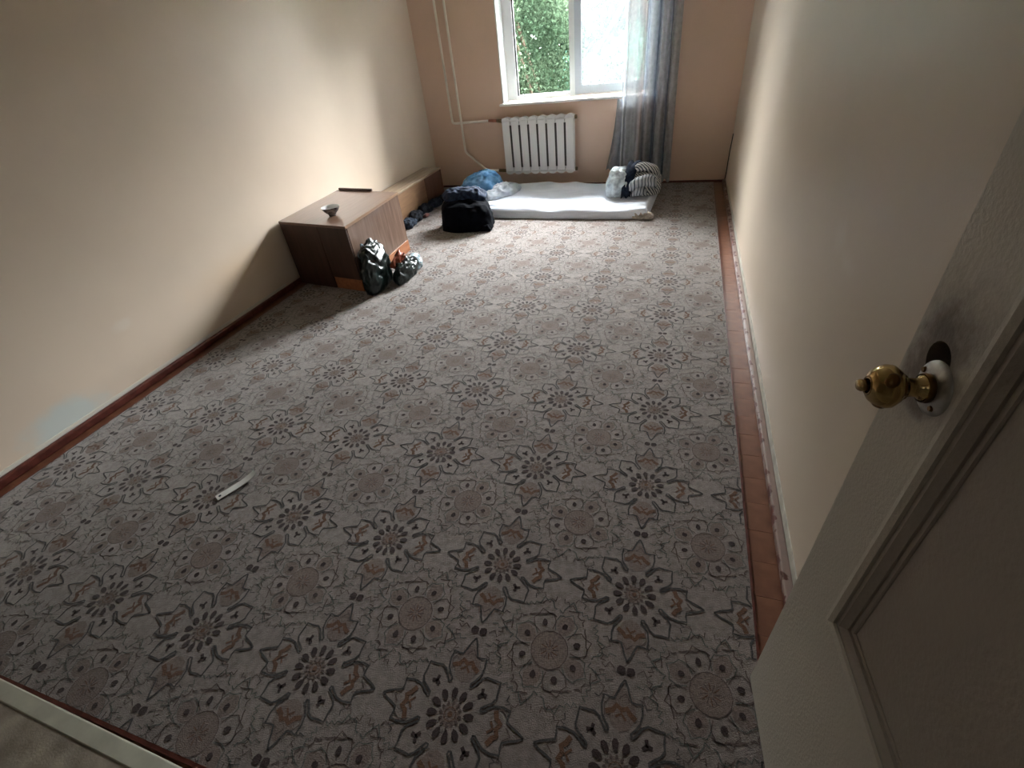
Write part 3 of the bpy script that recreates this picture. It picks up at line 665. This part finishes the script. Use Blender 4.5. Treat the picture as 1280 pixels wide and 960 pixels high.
# dark garments along the bench
for k, (x, y, rx, ry, h, mm, lab, cat) in enumerate([
    (-2.435, 4.02, .060, .085, .065, M_dgrey, 'small grey-blue rag lying nearest the cabinet', 'rag'),
    (-2.455, 4.22, .065, .10, .075, M_dark, 'crumpled black garment second from the cabinet', 'garment'),
    (-2.46, 4.44, .060, .11, .080, M_dark, 'crumpled black garment at the middle of the row by the bench', 'garment'),
    (-2.45, 4.66, .055, .10, .065, M_dgrey, 'dark grey-blue garment farther along the bench', 'garment'),
    (-2.46, 4.87, .045, .09, .045, M_dark, 'thin black garment at the far end of the bench', 'garment')]):
    o = heap(cat, x, y, rx, ry, h, mm, None, 50+k, creases=.02, csc=18, z0=.009, lump=.45, res=(60, 20)); tag(o, lab, cat, 'dark clothes along the bench')
sl_ = heap('slipper', -2.385, 4.30, .022, .05, .03, fabric('maroon_cloth', (.09, .025, .02), (.13, .04, .03), 20), None, 91, creases=.004, csc=10, z0=.009, res=(30, 10)); tag(sl_, 'small maroon slipper poking out of the dark clothes', 'slipper')

# plastic bags by the cabinet
M_pl = mat('dark_green_plastic', (.003, .009, .008), .30, .38, .2, 14, bump=.6, bump_scale=34, coat=0)
M_silver = mat('clear_plastic_crumple', (.26, .33, .37), .25, .5, .35, 30, bump=.4, bump_scale=40, coat=.1)
M_label = mat('label_white', (.72, .76, .80), .3, .5); M_org = mat('orange_packet', (.26, .055, .025), .3, .5)
bA = empty('plastic_bag', 'shiny dark green plastic bag with a white label leaning on the cabinet', 'bag', (0, 0, 0))
heap('bag_body', -2.015, 2.75, .060, .165, .30, M_pl, bA, 61, rot=.08, creases=.028, csc=11, lump=.22, z0=.009, flat=.45, peaks=((-.02, .05, .06, .05),))
def tilted(name, c, e1, e2, th_, m, parent):
    bm = bmesh.new(); c, e1, e2 = Vector(c), Vector(e1), Vector(e2); n = e1.cross(e2).normalized()*th_
    nu = 6; vs = [[[bm.verts.new(c+e1*(2*i/nu-1)+e2*(2*j/nu-1)+n*(k+1.2*math.sin(i*1.9+j*1.3))) for j in range(nu+1)] for i in range(nu+1)] for k in (0, 1)]
    for i in range(nu):
        for j in range(nu):
            bm.faces.new((vs[1][i][j], vs[1][i+1][j], vs[1][i+1][j+1], vs[1][i][j+1])); bm.faces.new((vs[0][i][j], vs[0][i][j+1], vs[0][i+1][j+1], vs[0][i+1][j]))
    for i in range(nu):
        for a, b in (((i, 0), (i+1, 0)), ((i, nu), (i+1, nu)), ((0, i), (0, i+1)), ((nu, i), (nu, i+1))):
            bm.faces.new((vs[0][a[0]][a[1]], vs[0][b[0]][b[1]], vs[1][b[0]][b[1]], vs[1][a[0]][a[1]]))
    bmesh.ops.recalc_face_normals(bm, faces=bm.faces); return obj(name, bm, m, parent, True)
tilted('label', (-1.965, 2.76, .265), (-.010, .055, .016), (.018, .012, -.042), .004, M_label, bA)
tilted('label_mark', (-1.964, 2.745, .272), (-.003, .011, .003), (.004, .002, -.010), .005, M_dark, bA)
for hp in ([(-2.035, 2.70, .25), (-2.05, 2.655, .25), (-2.052, 2.64, .28), (-2.05, 2.665, .30), (-2.035, 2.70, .26)], [(-2.035, 2.70, .26), (-2.048, 2.69, .31), (-2.05, 2.705, .34), (-2.045, 2.72, .32), (-2.03, 2.715, .27)]):
    bm = bmesh.new(); tube(bm, smooth_path(hp, .02), .0055, 8); obj('bag_handle', bm, M_silver, bA, True)
bB = empty('plastic_bag', 'low dark plastic bag with a silvery end beside the cabinet', 'bag', (0, 0, 0))
heap('bag_body', -1.880, 2.91, .055, .15, .130, M_pl, bB, 67, creases=.025, csc=13, lump=.25, z0=.009)
heap('silvery_end', -1.895, 3.08, .055, .075, .105, M_silver, bB, 68, creases=.022, csc=14, z0=.009, res=(60, 24))
pk = tilted('packet', (-1.905, 2.885, .150), (.006, .070, .035), (.022, .004, -.026), .012, M_org, None); tag(pk, 'orange packet stuck between the two plastic bags', 'packet')

# white plastic strip on the carpet
M_strip = mat('strip_white', (.66, .66, .64), .35, .5)
a_ = math.atan2(.142, .071)
st = empty('plastic_strip', 'small white plastic strip lying alone on the carpet', 'strip', (-1.611, .872, .0085), a_)
bm = bmesh.new(); L2 = .082; rows = []
for i in range(13):
    x = -L2+2*L2*i/12; z = .002+.012*max(0, (x/L2+.1))**2
    rows.append([bm.verts.new((x, y, z+dz)) for y, dz in ((-.0165, 0), (.0165, 0), (.0165, .002), (-.0165, .002))])
for p, q in zip(rows, rows[1:]):
    for k in range(4): bm.faces.new((p[k], p[(k+1) % 4], q[(k+1) % 4], q[k]))
bm.faces.new(rows[0]); bm.faces.new(rows[-1][::-1]); bmesh.ops.recalc_face_normals(bm, faces=bm.faces)
obj('strip_body', bm, M_strip, st)
bm = bmesh.new(); lathe(bm, [(0, .0046), (.0055, .0046), (.0055, .0030)], 14, origin=(-.068, .001, 0)); obj('strip_hole', bm, M_dgrey, st)

# ------------------------------------------------------------------ door
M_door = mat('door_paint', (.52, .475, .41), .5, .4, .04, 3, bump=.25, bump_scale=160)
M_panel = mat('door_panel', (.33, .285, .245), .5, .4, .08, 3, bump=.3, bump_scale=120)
DA = R(5); P0 = Vector((.3084, .643, .012)); DW, DH, DT = .80, 2.0, .038
d = Vector((math.sin(DA), -math.cos(DA), 0))
door = bpy.data.objects.new('door_1', None); COL.objects.link(door); struct(door, 'cream panelled door standing open along the right wall')
# local: +x = from free edge to hinge, +y = into the room (visible face at y=0), z up
door.matrix_world = Matrix(((d.x, -math.cos(DA), 0, P0.x), (d.y, -math.sin(DA), 0, P0.y), (0, 0, 1, P0.z), (0, 0, 0, 1)))
# local y axis must be horizontal & perpendicular: (-cos, -sin)
Z0p, Z1p, X0p, X1p = .545, 1.86, .126, .68
def hole_stile():
    """free-edge stile with a bored round hole through it"""
    bm = bmesh.new(); hx, hz, r = .061, 1.031, .023; n = 24
    for y, flip in ((0, False), (-DT, True)):
        ring = [bm.verts.new((hx+r*math.cos(2*math.pi*k/n), y, hz+r*math.sin(2*math.pi*k/n))) for k in range(n)]
        sqr = []
        for k in range(n):
            a = 2*math.pi*k/n; c, s = math.cos(a), math.sin(a); m_ = max(abs(c), abs(s)); sqr.append(bm.verts.new((hx+.050*c/m_, y, hz+.055*s/m_)))
        for k in range(n):
            f = (ring[k], ring[(k+1) % n], sqr[(k+1) % n], sqr[k]); bm.faces.new(f if flip else f[::-1])
        if not flip: r0 = ring
        else: r1 = ring
    for k in range(n): bm.faces.new((r0[k], r0[(k+1) % n], r1[(k+1) % n], r1[k]))
    e = .00
    box(bm, 0, X0p, -DT, e, 0, hz-.055); box(bm, 0, X0p, -DT, e, hz+.055, DH)
    box(bm, 0, hx-.050, -DT, e, hz-.055, hz+.055); box(bm, hx+.050, X0p, -DT, e, hz-.055, hz+.055)
    bmesh.ops.recalc_face_normals(bm, faces=bm.faces); return bm
add_patch(M_door, (.335, .57, 1.085), (.1, .06, .045), (.13, .10, .075), edge=.9, nscale=45, amount=.55, wob=.9)
add_patch(M_door, (.335, .59, 1.03), (.1, .045, .075), (.10, .065, .045), edge=.35, nscale=40, amount=.8, wob=.5)
obj('lock_stile', hole_stile(), M_door, door)
B('hinge_stile', (X1p, DW, -DT, 0, 0, DH), M_door, door, .001)
B('bottom_rail', (X0p, X1p, -DT, 0, 0, Z0p), M_door, door)
B('top_rail', (X0p, X1p, -DT, 0, Z1p, DH), M_door, door)
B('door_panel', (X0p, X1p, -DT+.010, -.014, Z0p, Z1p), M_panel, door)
# stepped moulding frame, mitred
def mould(in0, in1, y0, y1, m, name):
    bm = bmesh.new()
    def ring(o, y): return [bm.verts.new(c) for c in ((X0p+o, y, Z0p+o), (X1p-o, y, Z0p+o), (X1p-o, y, Z1p-o), (X0p+o, y, Z1p-o))]
    R0 = ring(in0, y0-.012); R1 = ring(in0, y0); Rm = ring((in0+in1)/2, y0+.0015); R2 = ring(in1, y1); R3 = ring(in1, y1-.012)
    for a, b in ((R0, R1), (R1, Rm), (Rm, R2), (R2, R3)):
        for k in range(4): bm.faces.new((a[k], a[(k+1) % 4], b[(k+1) % 4], b[k]))
    bmesh.ops.recalc_face_normals(bm, faces=bm.faces); return obj(name, bm, m, door)
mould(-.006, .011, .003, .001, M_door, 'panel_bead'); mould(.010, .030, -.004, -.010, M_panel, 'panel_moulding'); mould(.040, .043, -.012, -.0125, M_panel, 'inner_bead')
for z in (.25, 1.75):
    bm = bmesh.new(); tube(bm, [(DW+.004, .004, z-.05), (DW+.004, .004, z+.05)], .007, 8); obj('hinge', bm, M_valve, door)
# knob set
M_brass = mat('brass', (.52, .34, .13), .16, .5, .25, 25, metal=1, col2=(.62, .46, .22)); M_steel = mat('dull_steel_rose', (.42, .41, .38), .38, .5, .2, 60, metal=.7)
M_brassd = mat('brass_dark', (.16, .09, .035), .3, .5, metal=1)
kn = bpy.data.objects.new('door_handle', None); COL.objects.link(kn); kn.parent = door; kn.location = (.078, 0.0, 1.002); kn.scale = (1, .80, 1)
kn['label'] = 'loose brass door knob on a dull steel rose'
def lath_y(prof, n=32, sq=(1, 1)):
    bm = bmesh.new(); rings = []
    for r, h in prof: rings.append([bm.verts.new((r*math.cos(2*math.pi*k/n)*sq[0], h, r*math.sin(2*math.pi*k/n)*sq[1])) for k in range(n)])
    for a, b in zip(rings, rings[1:]):
        for k in range(n): bm.faces.new((a[k], a[(k+1) % n], b[(k+1) % n], b[k]))
    bmesh.ops.recalc_face_normals(bm, faces=bm.faces); return bm
obj('rose_plate', lath_y([(0, .0085), (.016, .0085), (.028, .006), (.0335, .002), (.034, -.001)], 36), M_steel, kn, True)
for sx, sz in ((-.022, .012), (.019, -.016)):
    o = obj('rose_screw', lath_y([(0, .0095), (.003, .0095), (.004, .006)], 10), M_brassd, kn); o.location = (sx, 0, sz)
obj('neck', lath_y([(.0165, .004), (.0165, .016), (.014, .020), (.0115, .024), (.0115, .034), (.0125, .037), (.0125, .041)], 28), M_brass, kn, True)
obj('neck_collar', lath_y([(.0172, .007), (.0185, .010), (.0185, .014), (.0172, .017)], 28), M_brassd, kn, True)
obj('knob', lath_y([(.010, .038), (.0155, .040), (.0155, .043), (.021, .048), (.0265, .057), (.0270, .065), (.0245, .074), (.0195, .082), (.0125, .087), (.0095, .088)], 36), M_brass, kn, True)
obj('knob_recess', lath_y([(.0125, .0872), (.0110, .0885), (.0098, .0870)], 24), M_brassd, kn, True)
obj('turn_button', lath_y([(.0075, .084), (.0085, .092), (.0088, .097), (.0070, .1005), (0, .101)], 20, (1, .8)), M_brass, kn, True)
for a in (0.9, 3.0, 5.1):
    o = obj('knob_dimple', lath_y([(0, .004), (.005, .0035), (.0085, .001), (.0088, -.002)], 18, (1, 1.2)), M_brassd, kn, True)
    dirv = Vector((math.cos(a), .25, math.sin(a))).normalized(); o.location = Vector((0, .062, 0))+dirv*.0245
    o.rotation_euler = Vector((0, 1, 0)).rotation_difference(dirv).to_euler()
